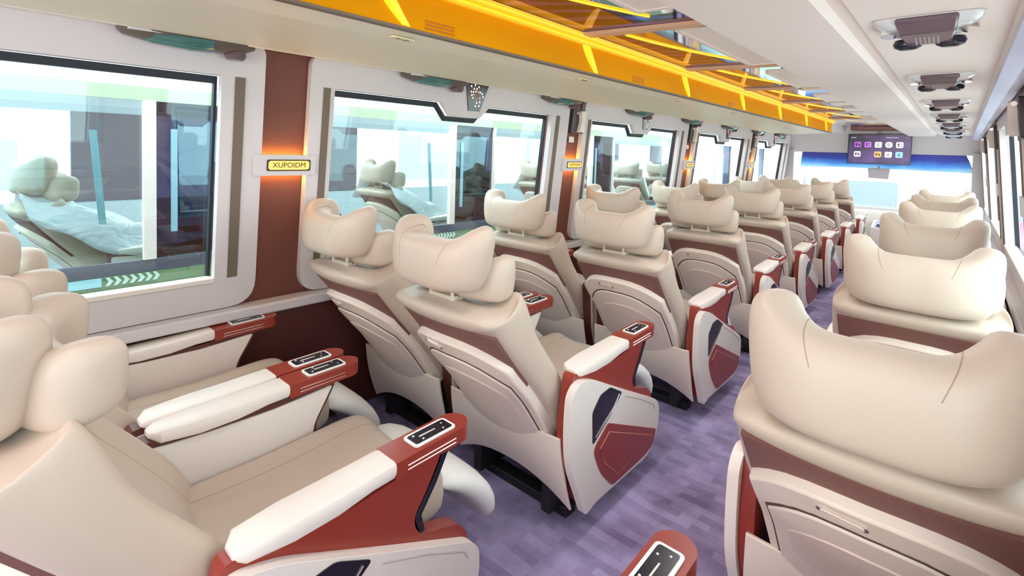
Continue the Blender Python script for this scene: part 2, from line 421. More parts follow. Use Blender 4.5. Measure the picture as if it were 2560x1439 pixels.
def arch(top, drop, p=2.6): return lambda u: top-drop*abs(u)**p
def pillow(name, m, parent, hw, yc, zc, hh, ht, sweep, ear, tilt=0, nseg=21, taper=.86, kk=.72, pw=2.2, wing=0):
    """headrest: rings along x that sweep forward and rise towards the ends"""
    rings = []; n = 16
    for i in range(nseg):
        u = -1+2*i/(nseg-1); a = abs(u)
        x = hw*math.sin(u*math.pi/2*.98)
        y = yc+sweep*a**pw
        k = 1.0 if a < kk else max(.0, 1-((a-kk)/(1-kk))**2.2)
        sh = .30+.70*k if a < 1 else .34
        q_ = min(1, max(0, (a-.30)/.52)); top = hh+ear*q_*q_*(3-2*q_); bot = -hh
        zt, zb = top, bot
        zmid = (zt+zb)/2; hz = (zt-zb)/2*(.66+.34*k)
        th = ht*(1+wing*a)*(.45+.55*k)
        ring = []
        # local heading of the path
        dy = sweep*pw*(a**(pw-1))*(1 if u > 0 else -1)/hw*.75
        hd = Vector((1, dy)).normalized(); nr = Vector((-hd.y, hd.x))
        for q in range(n):
            t = 2*math.pi*q/n; c, s_ = math.cos(t), math.sin(t)
            e = .62
            dn = th*math.copysign(abs(c)**e, c); dz = hz*math.copysign(abs(s_)**e, s_)
            z = zmid+dz; X = x*(1+(z)*(1-taper)/hh*.5)
            ring.append((X+nr.x*dn, y+nr.y*dn+tilt*z, zc+z))
        rings.append(ring)
    V, F = loft(rings); return me(name, V, F, m, parent, sub=1)
def make_seat(aisle, control=True, hx=0.0, hz=.950, hh=.077):
    R = empty('reclining_chair'); R['category'] = 'seat'
    # ---- backrest cushion with bolsters and shoulder yoke
    rings = []; NV = [0, .06, .2, .35, .5, .62, .72, .80, .90, .935, .965, 1.0, 1.045, 1.06]
    n = 20
    for v in NV:
        vv = min(v, 1.0); y, z, nn = spine(vv)
        ext = 0
        wh = .225+.020*math.sin(math.pi*min(1, v*1.0)*.9)
        rear = 0.0 if v < .925 else -.016
        if v < .06: wh *= .93
        if v > .93: wh *= 1-.10*((v-.93)/.13)**2
        lift = max(0, v-1.0)
        front = .115 if v < 1.0 else .115
        ring = []
        for q in range(n):
            t = 2*math.pi*q/n; c, s_ = math.cos(t), math.sin(t)
            ex = .55+.35*min(1, max(0, (v-.90)/.10)); x = wh*math.copysign(abs(c)**ex, c); a = abs(x)/wh
            nf = front+.065*math.exp(-((a-.84)/.20)**2)*(1 if v > .12 else .4) + .055*math.exp(-((v-.88)/.16)**2)*(.5+.5*math.exp(-((a-.84)/.3)**2))
            if v > .93: nf -= (.075*math.exp(-((a-.84)/.20)**2)+.04)*min(1, (v-.93)/.09)
            cu = .045*(x/.24)**2
            if s_ >= 0: d = rear+(nf-rear)*(.5+.5*s_**.55)
            else: d = rear+(nf-rear)*(.5-.5*abs(s_)**.55)
            if s_ < 0: d = max(d, rear+cu) if d < rear+cu else d
            k = 1.0
            if v > 1.0:   # closing the top: pull towards the middle of the thickness
                k = .80 if v < 1.05 else .45
                d = .05+(d-.05)*k; x *= (.93 if v < 1.05 else .66)
            up_ = lift*.62
            yy = y+nn.x*d-.55*up_*.6; zz = z+nn.y*d*(1 if v <= .9 else .72)+up_*.6+(.010*(1-min(1, a*1.1)**2) if v > .93 else 0)-(.012*min(1, (v-.93)/.08) if v > .93 else 0)
            ring.append((x, yy, zz))
        rings.append(ring)
    V, F = loft(rings); me('backrest', V, F, SEAMB, R, sub=2)
    # ---- taupe pocket under the yoke, shell, hinged table panel, handle
    back_grid('magazine_pocket', TAP, R, .213, arch(.60, .1), arch(.945, .08, 2.2), .010, .02)
    sh = back_grid('back_shell', SHELL, R, .212, lambda u: 0.0+.02*abs(u)**6, arch(.850, .19, 2.6), .034, .04, nv=12, bevel=.006)
    gr = back_grid('panel_seam', GRV, R, .188, lambda u: .07+.03*abs(u)**6, arch(.740, .19, 2.8), .0350, .01, nv=10)
    tp = back_grid('tray_panel', SHELL, R, .183, lambda u: .078+.03*abs(u)**6, arch(.730, .19, 2.8), .0395, .012, nv=10, bevel=.004)
    back_grid('tray_inset', mat('rose_beige_panel', (240, 216, 204), .45, var=.02) if 'rose_beige_panel' not in MATS else MATS['rose_beige_panel'], tp, .150, lambda u: .27+.03*abs(u)**6, arch(.615, .16, 2.6), .0420, .008, nv=8, bevel=.003)
    P = rrect(-.040, .040, .774, .806, .014, 4)
    V, F = prism(P, lambda x, v: back(x-.035, v, .0335), lambda x, v: back(x-.035, v, .0372)); hd = me('latch_handle', V, F, CHR, R, smooth=False)
    P = rrect(-.034, .034, .779, .797, .008, 3)
    V, F = prism(P, lambda x, v: back(x-.035, v, .0360), lambda x, v: back(x-.035, v, .0380)); me('handle_slot', V, F, SHELL, hd, smooth=False)
    # ---- skirt panel below the shell
    V = []; F = []; nx, nz = 12, 6
    for l in (0, .012):
        for i in range(nx+1):
            u = -1+2*i/nx; x = u*.272
            zb = .085+.075*(1-abs(u)**2.2); zt = .36
            for j in range(nz+1):
                t = j/nz; z = zb+(zt-zb)*t
                y = .262+.030*(1-t)+.040*max(0, (1-t))**2+.012*u*u+l
                V.append((x*(1 if t < .5 else 1-.05*(t-.5)), y, z))
    A = (nx+1)*(nz+1)
    for i in range(nx):
        for j in range(nz):
            a = i*(nz+1)+j; F.append((a, a+nz+1, a+nz+2, a+1)); F.append((a+A, a+1+A, a+nz+2+A, a+nz+1+A))
    for i in range(nx):
        a = i*(nz+1); F.append((a, a+A, a+nz+1+A, a+nz+1)); a += nz; F.append((a, a+nz+1, a+nz+1+A, a+A))
    for j in range(nz):
        F.append((j, j+1, j+1+A, j+A)); a = nx*(nz+1)+j; F.append((a, a+A, a+1+A, a+1))
    me('rear_skirt', V, F, SHELL, R, bevel=.003)
    # ---- headrest, neck cushion, bracket
    hr = pillow('headrest', SEAMED, R, .160, -.055, hz, hh, .050, .110, .048, tilt=.10, taper=.86, wing=.30, pw=2.8, kk=.84)
    nk = pillow('neck_cushion', LEA, R, .192, .040, .890, .058, .042, .095, .030, tilt=.05, taper=1.0, wing=.35)
    b = MB()
    for sx in (-1, 1):
        V, F = tube([(sx*.05, -.012, .805), (sx*.05, -.018, .90)], .0065, 8); b.add(V, F)
        V, F = tube([(sx*.05, -.012, .822), (sx*.05, .03, .838), (sx*.062, .075, .855)], .008, 6); b.add(V, F)
    b.box(-.058, .058, -.020, .004, .832, .845); b.box(-.066, .066, -.036, .02, .812, .822)
    b.build('headrest_bracket', mat('cream_metal', (226, 212, 190), .35, .2) if 'cream_metal' not in MATS else MATS['cream_metal'], R, bevel=.002)
    hr.location.x = nk.location.x = hx
    # ---- seat cushion, leg rest, underframe
    rings = []
    for y, hw_, zt, zb in ((.30, .19, .42, .30), (.34, .215, .435, .285), (.50, .222, .425, .28), (.66, .222, .43, .28), (.80, .22, .445, .29), (.87, .215, .440, .30), (.905, .20, .40, .33)):
        ring = []
        for q in range(20):
            t = 2*math.pi*q/20; c, s_ = math.cos(t), math.sin(t); x = hw_*math.copysign(abs(c)**.5, c); a = abs(x)/hw_
            zm = (zt+zb)/2; hz = (zt-zb)/2
            z = zm+hz*math.copysign(abs(s_)**.5, s_)+(.030*math.exp(-((a-.85)/.2)**2) if s_ > 0 else 0)
            ring.append((x, y, z))
        rings.append(ring)
    V, F = loft(rings); me('seat_cushion', V, F, SEAMB, R, sub=2)
    V, F = tube([(-.205, .355, .452), (-.1, .36, .428), (0, .36, .424), (.1, .36, .428), (.205, .355, .452)], .003, 5)
    rings = []
    for y, z, hw_, th in ((.885, .385, .17, .026), (.925, .375, .20, .040), (.99, .345, .215, .046), (1.06, .275, .215, .046), (1.10, .205, .20, .038), (1.105, .165, .17, .018)):
        ring = []
        for q in range(16):
            t = 2*math.pi*q/16; c, s_ = math.cos(t), math.sin(t); x = hw_*math.copysign(abs(c)**.5, c); d = th*math.copysign(abs(s_)**.6, s_)
            ring.append((x, y+d*.80, z+d*.55))
        rings.append(ring)
    V, F = loft(rings); me('leg_rest', V, F, REST, R, sub=1)
    b = MB().box(-.20, .20, .36, .86, .22, .30).box(-.19, -.15, .34, .84, .03, .23).box(.15, .19, .34, .84, .03, .23).box(-.22, .22, .40, .46, .0, .035).box(-.22, .22, .74, .80, .0, .035)
    b.build('underframe', DRK, R, bevel=.004)
    # ---- armrests
    for s in (-1, 1):
        big = s == aisle
        x0, x1 = .212, .297            # inner and outer x (times s)
        def X(x): return s*x
        A_ = empty('armrest'); A_.parent = R
        # core: dark red side body in the y-z plane
        if big:
            poly = [(.280, .40, .05), (.305, .572, .02), (.42, .560), (.56, .545), (.66, .553), (.80, .565, .01), (.765, .50, .03), (.715, .43, .03), (.735, .385, .03), (.86, .345, .02), (.893, .305, .02), (.89, .15), (.83, .09), (.42, .10, .03), (.385, .09, .02), (.35, .16, .05), (.29, .28, .05)]
            poly = roundpoly(poly, .012, 3)
            V, F = prism(poly, lambda y, z: (X(.248), y, z), lambda y, z: (X(.288), y, z)); core = me('side_body', V, F, RED, A_, bevel=.006)
            p2 = roundpoly([(.806, .560), (.770, .498), (.722, .432), (.738, .388), (.752, .388), (.740, .432), (.786, .494), (.822, .560)], .004, 2)
            V, F = prism(p2, lambda y, z: (X(.250), y, z), lambda y, z: (X(.289), y, z)); me('front_insert', V, F, BLK, core, bevel=.001)
            # cream outer console
            fp = [(.262, .40, .1), (.268, .52, .05), (.315, .556, .05), (.40, .535, .1), (.62, .425, .1), (.885, .297, .04), (.915, .262, .02), (.918, .168, .05), (.838, .083, .06), (.70, .085, .02), (.42, .098, .03), (.375, .080, .02), (.34, .15, .06), (.275, .28, .1)]
            fp = [(.262, .40, .1), (.268, .52, .05), (.315, .556, .05), (.40, .535, .1), (.62, .425, .1), (.885, .297, .04), (.915, .262, .02), (.918, .168, .05), (.838, .083, .05), (.44, .088, .02), (.375, .072, .02), (.34, .15, .06), (.275, .28, .1)]
            fpo = roundpoly(fp, .03, 5)
            V, F = prism(fpo, lambda y, z: (X(.286), y, z), lambda y, z: (X(.314), y, z)); con = me('side_console', V, F, WHT, A_, bevel=.007, seg=3)
            # pocket with black net
            pk = roundpoly([(.395, .425), (.45, .478), (.512, .478), (.585, .432), (.50, .375), (.40, .315)], .014, 3)
            pk = roundpoly([(.392, .425), (.440, .470), (.505, .476), (.590, .430), (.512, .372), (.402, .308)], .012, 3)
            V, F = prism(pk, lambda y, z: (X(.310), y, z), lambda y, z: (X(.3165), y, z)); pc = me('vent_insert', V, F, BLK, con, bevel=.001)
            V, F = tube([(X(.318), y, z) for y, z in ((.415, .33), (.47, .362), (.53, .395), (.566, .432))], .0018, 5); me('vent_trim', V, F, CHR, pc)
            rd = roundpoly([(.502, .352, .01), (.70, .262, .02), (.888, .160, .01), (.868, .125, .03), (.76, .092, .04), (.52, .092, .03), (.425, .22, .05), (.402, .292, .03)], .012, 4)
            rd = roundpoly([(.500, .348, .01), (.890, .172, .012), (.868, .118, .03), (.800, .100, .04), (.545, .098, .02), (.455, .185, .06), (.405, .290, .03)], .012, 4)
            V, F = prism(rd, lambda y, z: (X(.310), y, z), lambda y, z: (X(.3175), y, z)); rp = me('leather_insert', V, F, RED, con, bevel=.001)
            st = [(.515, .312), (.845, .170), (.60, .128), (.54, .128), (.465, .23), (.448, .275), (.515, .312)]
            st = [(.505, .315), (.850, .162), (.580, .126), (.480, .215), (.447, .278), (.505, .315)]
            V, F = tube([(X(.3180), y, z) for y, z in st], .0012, 4); me('stitch_line', V, F, STI, rp)
            V, F = tube([(X(.3145), y, z) for y, z in ((.615, .405), (.74, .350), (.86, .285), (.872, .262))], .0022, 5); me('groove_line', V, F, GRO, con)
        else:
            poly = roundpoly([(.33, .30, .02), (.30, .565, .02), (.45, .555), (.62, .552), (.82, .572, .01), (.80, .53, .02), (.745, .44, .03), (.765, .36, .03), (.80, .30, .02), (.80, .12, .02), (.38, .12, .02)], .01, 3)
            V, F = prism(poly, lambda y, z: (X(.236), y, z), lambda y, z: (X(.283), y, z)); core = me('side_body', V, F, MAR, A_, bevel=.004)
            for xa, xb in ((.230, .238), (.281, .292)):
                p2 = roundpoly([(.335, .31, .02), (.31, .548, .02), (.45, .540), (.62, .538), (.80, .552, .01), (.735, .44, .03), (.752, .33, .02), (.752, .14, .02), (.39, .14, .02)], .01, 3)
                V, F = prism(p2, lambda y, z: (X(xa), y, z), lambda y, z: (X(xb), y, z)); me('side_lining', V, F, WHT, A_, bevel=.002)
        # thick cream cap then red front with control panel
        rings = []
        for y, zt, th, xa, xb in ((.325, .578, .012, .250, .285), (.345, .586, .030, .222, .298), (.43, .590, .040, .214, .302), (.52, .592, .040, .214, .302), (.60, .596, .034, .216, .300), (.655, .598, .034, .216, .300), (.66, .598, .030, .218, .298)):
            r_ = rrect(xa, xb, zt-th, zt, min(.009, th*.45), 2); rings.append([(X(px), y, pz) for px, pz in r_])
        V, F = loft(rings); me('arm_pad', V, F, WHT, A_)
        tip = roundpoly([(.66, .218, .002), (.878, .218, .035), (.905, .258, .03), (.878, .298, .035), (.66, .298, .002)], .01, 5)
        V, F = prism(tip, lambda y, x: (X(x), y, .560+.02*(y-.66)), lambda y, x: (X(x), y, .598+.02*(y-.66))); tp_ = me('arm_front', V, F, RED, A_, bevel=.005)
        for zz in (.580, .570):
            for xs in ((.2985, .2175) if big else ((.2175,) if s*aisle < 0 or aisle == 0 else (.2985, .2175))):
                V, F = tube([(X(xs), .69, zz), (X(xs), .835, zz+.003)], .0015, 5); me('chrome_strip', V, F, CHR, tp_)
        if control:
            P = rrect(.722, .848, .231, .286, .010, 4); zt = .5985
            V, F = prism(P, lambda y, x: (X(x), y, zt+.02*(y-.66)), lambda y, x: (X(x), y, zt+.0035+.02*(y-.66))); cp = me('control_bezel', V, F, REST, tp_, smooth=False)
            P = rrect(.729, .841, .238, .279, .006, 4)
            V, F = prism(P, lambda y, x: (X(x), y, zt+.003+.02*(y-.66)), lambda y, x: (X(x), y, zt+.0045+.02*(y-.66))); cb = me('control_panel', V, F, BLK, cp, smooth=False) if 0 else me('control_panel', V, F, BLK, tp_, smooth=False)
            b = MB(); b.box(min(X(.257), X(.260)), max(X(.257), X(.260)), .752, .800, zt+.006, zt+.0082)
            for yy, xx in ((.825, .248), (.815, .268), (.740, .246), (.752, .270)): b.box(min(X(xx), X(xx+.004)), max(X(xx), X(xx+.004)), yy, yy+.004, zt+.006, zt+.0084)
            b.build('control_marks', WHT, tp_, smooth=False)
    return R
def name_seat(o, label, grp, x, y, z=0):
    o.location = (x, y, z); tag(o, label, 'seat', grp)
ORD = ['nearest', 'second', 'third', 'fourth', 'fifth', 'sixth', 'seventh', 'eighth']
P_ROW = 1.05
XA, XW, XR = -1.193, -1.799, -.085
G = 'cream reclining coach seats in rows'
seat_a = make_seat(1, hx=-.018); seat_w = make_seat(0, hx=-.03); seat_r = make_seat(-1, hz=.916, hh=.088)
K = kids()
for k in range(8):
    for base, x, col in ((seat_a, XA, 'a'), (seat_w, XW, 'w'), (seat_r, XR, 'r')):
        if col == 'r' and k > 6: continue
        o = base if k == 0 else copy_tree(base, K)
        if col == 'a':
            l = ['cream aisle seat of the left pairs, nearest, cut by the bottom left corner'] + ['cream aisle seat of the left pairs, %s from camera, with red-brown console' % ORD[j] for j in range(1, 8)]
        elif col == 'w':
            l = ['cream reclining seat under the first left window, nearest, cut by the left edge'] + ['cream window-side seat of the left pairs, %s from camera' % ORD[j] for j in range(1, 8)]
        else:
            l = ['single right seat under the camera, only its red-brown armrest tip at the bottom edge', 'large cream single seat filling the bottom right corner'] + ['cream single seat along the right wall, %s visible back from the camera' % ORD[j-1] for j in range(2, 8)]
        name_seat(o, l[k], G, x, P_ROW*k, 0)

for b_ in (seat_a, seat_w):      # the nearest pair sits a little more upright
    for ch in b_.children:
        if ch.name.split('.')[0] in ('headrest', 'neck_cushion', 'headrest_bracket'): ch.location.y += .055
        if b_ is seat_a and ch.name.split('.')[0] == 'headrest': ch.location.z -= .045; ch.location.y -= .012
# ------------------------------------------------------------ reading light / air units
TEAL = mat('teal_lamp_lens', (70, 120, 116), .12, .2, coat=.5)
SMK = mat('smoked_brown_panel', (104, 84, 92), .2, coat=.3)
LGR = mat('pale_grey_lens', (216, 212, 214), .15, coat=.4)
def vent_unit():
    R = empty('reading_light_unit')
    def base(sx, sy, z): return [(px, py, z) for px, py in roundpoly([(-sx, -sy, .03), (sx, -sy, .03), (sx*.82, sy, .07), (-sx*.82, sy, .07)], .05, 5)]
    V, F = loft([base(.112, .110, 0), base(.112, .110, -.005), base(.106, .102, -.012), base(.088, .080, -.022)])
    me('lamp_housing', V, F, LGR, R, bevel=.002)
    b = MB(); b.hexa([(-.062, -.112, -.017), (.062, -.112, -.017), (.058, -.045, -.034), (-.058, -.045, -.034), (-.062, -.112, -.002), (.062, -.112, -.002), (.058, -.045, -.002), (-.058, -.045, -.002)])
    b.hexa([(-.058, -.045, -.034), (.058, -.045, -.034), (.048, .062, -.044), (-.048, .062, -.044), (-.058, -.045, -.004), (.058, -.045, -.004), (.048, .075, -.010), (-.048, .075, -.010)])
    ct = b.build('centre_panel', SMK, R, bevel=.006)
    b = MB()
    for i in range(6): b.hexa([(-.026+i*.009, -.02, -.036), (-.021+i*.009, -.02, -.036), (-.021+i*.009, .05, -.0455), (-.026+i*.009, .05, -.0455), (-.026+i*.009, -.02, -.030), (-.021+i*.009, -.02, -.030), (-.021+i*.009, .05, -.040), (-.026+i*.009, .05, -.040)])
    b.build('air_slats', GREY, ct, smooth=False)
    for sx in (-1, 1):
        V, F = loft([[(sx*.045+r*math.cos(t), .072+r*.8*math.sin(t), z) for t in [2*math.pi*k/14 for k in range(14)]] for r, z in ((.030, -.026), (.034, -.036), (.030, -.046), (.018, -.052))])
        me('air_nozzle', V, F, BLK, R)
        V, F = loft([[(sx*.083+.017*math.cos(t), -.0+.04*math.sin(t), z) for t in [2*math.pi*k/12 for k in range(12)]] for z in (-.014, -.026)])
        me('lamp_lens', V, F, CHR, R)
    return R
v0 = vent_unit(); K = kids()
for k in range(-1, 8):
    o = v0 if k == -1 else copy_tree(v0, K); o.location = (-.085, 1.715+1.078*k, 1.664)
    lab = 'reading light unit above the camera under the right rack, out of frame' if k < 0 else 'silver and smoked reading light unit under right rack, %s from camera' % ORD[k]
    tag(o, lab, 'reading light', 'reading light units under the right rack')
def side_unit():
    R = empty('air_outlet_unit')
    rings = []
    for y, sx, dz in ((-.20, .012, .010), (-.185, .04, .022), (-.12, .058, .034), (0, .060, .040), (.10, .056, .038), (.17, .045, .030), (.21, .010, .012)):
        rings.append([(sx*c*1.0, y, dz*max(s_, -1)*1.0 if s_ < 0 else 0.002) for c, s_ in [(math.cos(2*math.pi*q/16), math.sin(2*math.pi*q/16)) for q in range(16)]])
    V, F = loft(rings); me('outlet_housing', V, F, mat('umber_housing', (96, 84, 76), .35) if 'umber_housing' not in MATS else MATS['umber_housing'], R)
    rings = []
    for y, sx, dz in ((-.13, .02, .034), (-.11, .046, .040), (0, .054, .046), (.06, .050, .044), (.08, .02, .038)):
        rings.append([(sx*c*.95+.01, y, dz*s_ if s_ < 0 else -.01) for c, s_ in [(math.cos(2*math.pi*q/14), math.sin(2*math.pi*q/14)) for q in range(14)]])
    V, F = loft(rings); me('lamp_lens', V, F, TEAL, R)
    V, F = loft([[(r*math.cos(t), .145+r*1.1*math.sin(t), z) for t in [2*math.pi*k/12 for k in range(12)]] for r, z in ((.03, -.025), (.034, -.042), (.024, -.056))])
    me('air_nozzle', V, F, SMK, R)
    MB().box(.02, .055, -.18, -.06, -.012, -.004).build('mount_plate', LGR, R, bevel=.002)
    return R
u0 = side_unit(); K = kids()
for k in range(0, 8):
    o = u0 if k == 0 else copy_tree(u0, K); o.location = (-1.985, .57+1.078*k, 1.645)
    tag(o, 'dark air outlet and teal lamp above the left windows, %s from camera' % ORD[k], 'air outlet', 'air outlet units along the left window tops')

for k in range(8):  # made-up fixtures for the added fill lights over the aisle
    R = empty('added_aisle_lamp', (-.76, -1.35+1.25*k, 1.80)); tag(R, 'added fill lamp panel over the aisle, %s from the back of the bus' % (['first'] + ORD[1:])[k], 'ceiling lamp', 'added fill lamps over the aisle')
    V, F = prism(rrect(-.12, .12, -.48, .48, .02), lambda x, y: (x, y, 0), lambda x, y: (x, y, -.012), [rrect(-.10, .10, -.46, .46, .01)]); me('added_lamp_frame', V, F, WHT, R)
    MB().box(-.10, .10, -.46, .46, -.008, -.003).build('added_lamp_diffuser', WHT, R, smooth=False)
# ------------------------------------------------------------ pillar lights with seat plates
AMB = mat('amber_glow_edge', (255, 170, 40), .4, emit=(255, 196, 70), es=14)
PLY = mat('lit_yellow_plate', (255, 214, 110), .4, emit=(255, 205, 100), es=.4)
def pillar_light(W, side, pc, z, sgn):
    R = empty('pillar_light'); zc_ = z
    V, F = prism(rrect(pc-.125, pc+.125, zc_-.042, zc_+.042, .008, 3), lambda y, q: W(y, q, .030), lambda y, q: W(y, q, .052)); me('light_cover', V, F, WALLM, R, bevel=.005)
    for dz in ((.032, -.038) if sgn > 0 else ()):
        V, F = prism([(pc-.082, zc_+dz), (pc+.082, zc_+dz), (pc+.082, zc_+dz+.006), (pc-.082, zc_+dz+.006)], lambda y, q: W(y, q, .008), lambda y, q: W(y, q, .027)); me('glow_strip', V, F, AMB, R, smooth=False)
    if sgn < 0: return R
    V, F = prism(rrect(pc-.078, pc+.100, zc_-.023, zc_+.023, .006, 3), lambda y, q: W(y, q, .050), lambda y, q: W(y, q, .0545)); fr = me('plate_frame', V, F, mat('dark_brown_frame', (70, 42, 10), .4) if 'dark_brown_frame' not in MATS else MATS['dark_brown_frame'], R, smooth=False)
    V, F = prism(rrect(pc-.072, pc+.094, zc_-.018, zc_+.018, .010, 3), lambda y, q: W(y, q, .054), lambda y, q: W(y, q, .0560)); me('lit_plate', V, F, PLY, fr, smooth=False)
    a = W(pc+.011, zc_, .0566)
    if sgn > 0: M = Matrix(((.10*0, .0995, .995, a[0]), (1, 0, 0, a[1]), (0, .995, -.0995, a[2]), (0, 0, 0, 1)))
    else: M = Matrix(((0, -.0995, -.995, a[0]), (-1, 0, 0, a[1]), (0, .995, -.0995, a[2]), (0, 0, 0, 1)))
    text_obj('plate_lettering', 'XUPOIDM', .030, MATS['dark_brown_frame'], M, fr)
    return R
for i, pc in enumerate(PC[1:5]):
    o = pillar_light(WL, 'left', pc, 1.207, 1)
    tag(o, 'amber-lit seat plate light on the %s maroon pillar between left windows' % ORD[i], 'wall light', 'pillar lights of the left wall')
for i, pc in enumerate(PC[2:5]):
    o = pillar_light(WR, 'right', pc, 1.13, -1)
    tag(o, 'pale pillar light box on the right wall, %s visible from camera' % ORD[i], 'wall light', 'pillar lights of the right wall')
# ------------------------------------------------------------ starry panels in the window notches
def notch_panel(W, yc, nm):
    R = empty('notch_panel')
    P = [(yc-.055, 1.655), (yc+.12, 1.655), (yc+.065, 1.505), (yc-.02, 1.505)]
    V, F = prism(P, lambda y, z: W(y, z, .034), lambda y, z: W(y, z, .041)); me('dark_panel', V, F, mat('smoked_black_panel', (58, 44, 42), .15, coat=.4) if 'smoked_black_panel' not in MATS else MATS['smoked_black_panel'], R, bevel=.001)
    b = MB()
    for du, dz in ((-.028, .052), (.0, .060), (.028, .052), (-.006, .040), (.014, .041), (-.026, .022), (-.010, .022), (.008, .026), (.028, .026), (.042, .024), (.058, .018), (.066, .002), (-.020, .004), (-.006, .008), (-.010, -.010), (.006, -.016), (.024, -.016), (.042, -.008), (.022, -.034), (.044, -.028), (.014, -.053), (.040, -.050)):
        rr = .0042 if abs(du-.02)+abs(dz) > .035 else .003
        y, z = yc+.012+du, 1.585+dz; c = W(y, z, .0425)
        V, F = loft([[(c[0]+d_, y+rr*math.cos(t), z+rr*1.3*math.sin(t)) for t in [2*math.pi*k/8 for k in range(8)]] for d_ in (-.0012, .0006)]); b.add(V, F)
    b.build('emblem_dots', mat('pink_white_dots', (255, 226, 214), .4, emit=(255, 215, 200), es=.8) if 'pink_white_dots' not in MATS else MATS['pink_white_dots'], R)
    b = MB()
    for k in range(4):
        t0 = k*1.4; V, F = tube([W(yc+.028+.016*math.cos(t0+t)*(1+.2*k), 1.585+.018*math.sin(t0+t), .0425) for t in (0, .5, 1.0, 1.5)], .0022, 5); b.add(V, F)
    b.build('emblem_swirl', mat('copper_swirl', (204, 128, 62), .3, .6) if 'copper_swirl' not in MATS else MATS['copper_swirl'], R)
    return R
for i, (g0, g1, f0, f1) in enumerate(WINS[1:5]):
    o = notch_panel(WL, (g0+g1)/2+.03 if i else 1.935, 'n'); tag(o, 'small dark trapezoid panel with dotted flower emblem above the %s left window' % ['second', 'third', 'fourth', 'fifth'][i], 'wall panel', 'dotted trapezoid panels over the left windows')
# ------------------------------------------------------------ hammer holders on pillars
def holder(W, pc, z, sgn):
    R = empty('hammer_holder')
    def Wp(y, q, o_): return W(y, q, o_)
    V, F = prism(rrect(pc-.07, pc+.07, z-.085, z+.085, .01, 3), lambda y, q: W(y, q, .002), lambda y, q: W(y, q, .05)); me('holder_case', V, F, mat('brown_black_case', (72, 58, 62), .4) if 'brown_black_case' not in MATS else MATS['brown_black_case'], R, bevel=.004)
    V, F = prism(roundpoly([(pc-.01, z-.075), (pc+.05, z-.075), (pc+.042, z), (pc+.055, z+.07), (pc-.005, z+.07), (pc+.008, z)], .012), lambda y, q: W(y, q, .05), lambda y, q: W(y, q, .078)); me('hammer_grip', V, F, WHT, R, bevel=.006)
    V, F = tube([W(pc-.045, z+.055, .062), W(pc+.06, z+.055, .062)], .011, 8); me('hammer_head', V, F, CHR, R)
    return R
for i, pc in enumerate(PC[2:5]):
    o = holder(WL, pc, 1.512, 1); tag(o, 'dark case with white emergency hammer on the %s left maroon pillar' % ['second', 'third', 'fourth'][i], 'hammer', 'hammer cases on the left pillars')
    MB().box(wx(1.42)+.003, wx(1.42)+.006, pc-.03, pc+.03, 1.365, 1.405).build('label_plate', WHT, o, smooth=False)
for i, pc in enumerate(PC[2:5]):
    o = holder(WR, pc, 1.50, -1); tag(o, 'dark case with pale emergency hammer high on right wall, %s from camera' % ORD[i], 'hammer', 'hammer cases on the right pillars')
# seat number tags under the left rack
for i, y in enumerate((.985, 2.03, 3.08, 4.13)):
    R = empty('seat_number_tag'); V, F = prism(rrect(-1.372, -1.342, y-.045, y+.045, .013, 4), lambda x, q: (x, q, 1.6435), lambda x, q: (x, q, 1.6385)); me('tag_plate', V, F, mat('ivory_plate', (236, 222, 180), .4) if 'ivory_plate' not in MATS else MATS['ivory_plate'], R, smooth=False)
    text_obj('tag_number', '%d1-D' % (i+3), .024, MATS['dark_brown_frame'], Matrix(((0, -1, 0, -1.357), (1, 0, 0, y), (0, 0, -1, 1.6382), (0, 0, 0, 1))) @ Matrix.Diagonal((1, -1, 1, 1)), R)
    tag(R, 'ivory seat number tag under the left rack edge, %s from camera' % ORD[i], 'tag', 'seat number tags on the left rack')

# ------------------------------------------------------------ front of the bus
YF = 9.0
V, F = prism([(2*XC-wx(1.9)+.0, 1.86), (wx(1.9), 1.86), (wx(1.42), 1.418), (-1.90, 1.418), (.06, 1.418), (2*XC-wx(1.42), 1.418)], lambda x, z: (x, YF-.30 if z > 1.6 else YF+.0, z), lambda x, z: (x, YF+.25, z))
struct(me('wall_front', V, F, WALLM, smooth=False))
V, F = prism([(.30, 0), (-2.21, 0), (-2.19, .62), (.28, .62)], lambda x, z: (x, YF+.1, z), lambda x, z: (x, YF+.2, z)); struct(me('trim_5', V, F, WALLM, smooth=False))
for nm_, xa, xb in (('trim_6', -2.20, -1.965), ('trim_7', .13, .31)):
    V, F = prism([(xa, .6), (xb, .6), (xb-.02 if xa < -1 else xb, 1.45), (xa+.05, 1.45)] if xa < -1 else [(xa, .6), (xb, .6), (xb, 1.45), (xa-.02, 1.45)], lambda x, z: (x, YF-.05, z), lambda x, z: (x, YF+.25, z)); struct(me(nm_, V, F, WALLM, smooth=False))
V, F = prism([(-1.98, .62), (.14, .62), (.10, 1.42), (-1.93, 1.42)], lambda x, z: (x, YF+.20-.0*z, z), lambda x, z: (x, YF+.206, z)); struct(me('window_20', V, F, GLS, smooth=False))
# rear wall
V, F = prism([(-2.25, 0), (.45, 0), (.45, 1.83), (-2.25, 1.83)], lambda x, z: (x, Y0-.05, z), lambda x, z: (x, Y0, z), [[(-2.0, .85), (.12, .85), (.12, 1.6), (-2.0, 1.6)]]); struct(me('wall_back', V, F, WALLM, smooth=False))
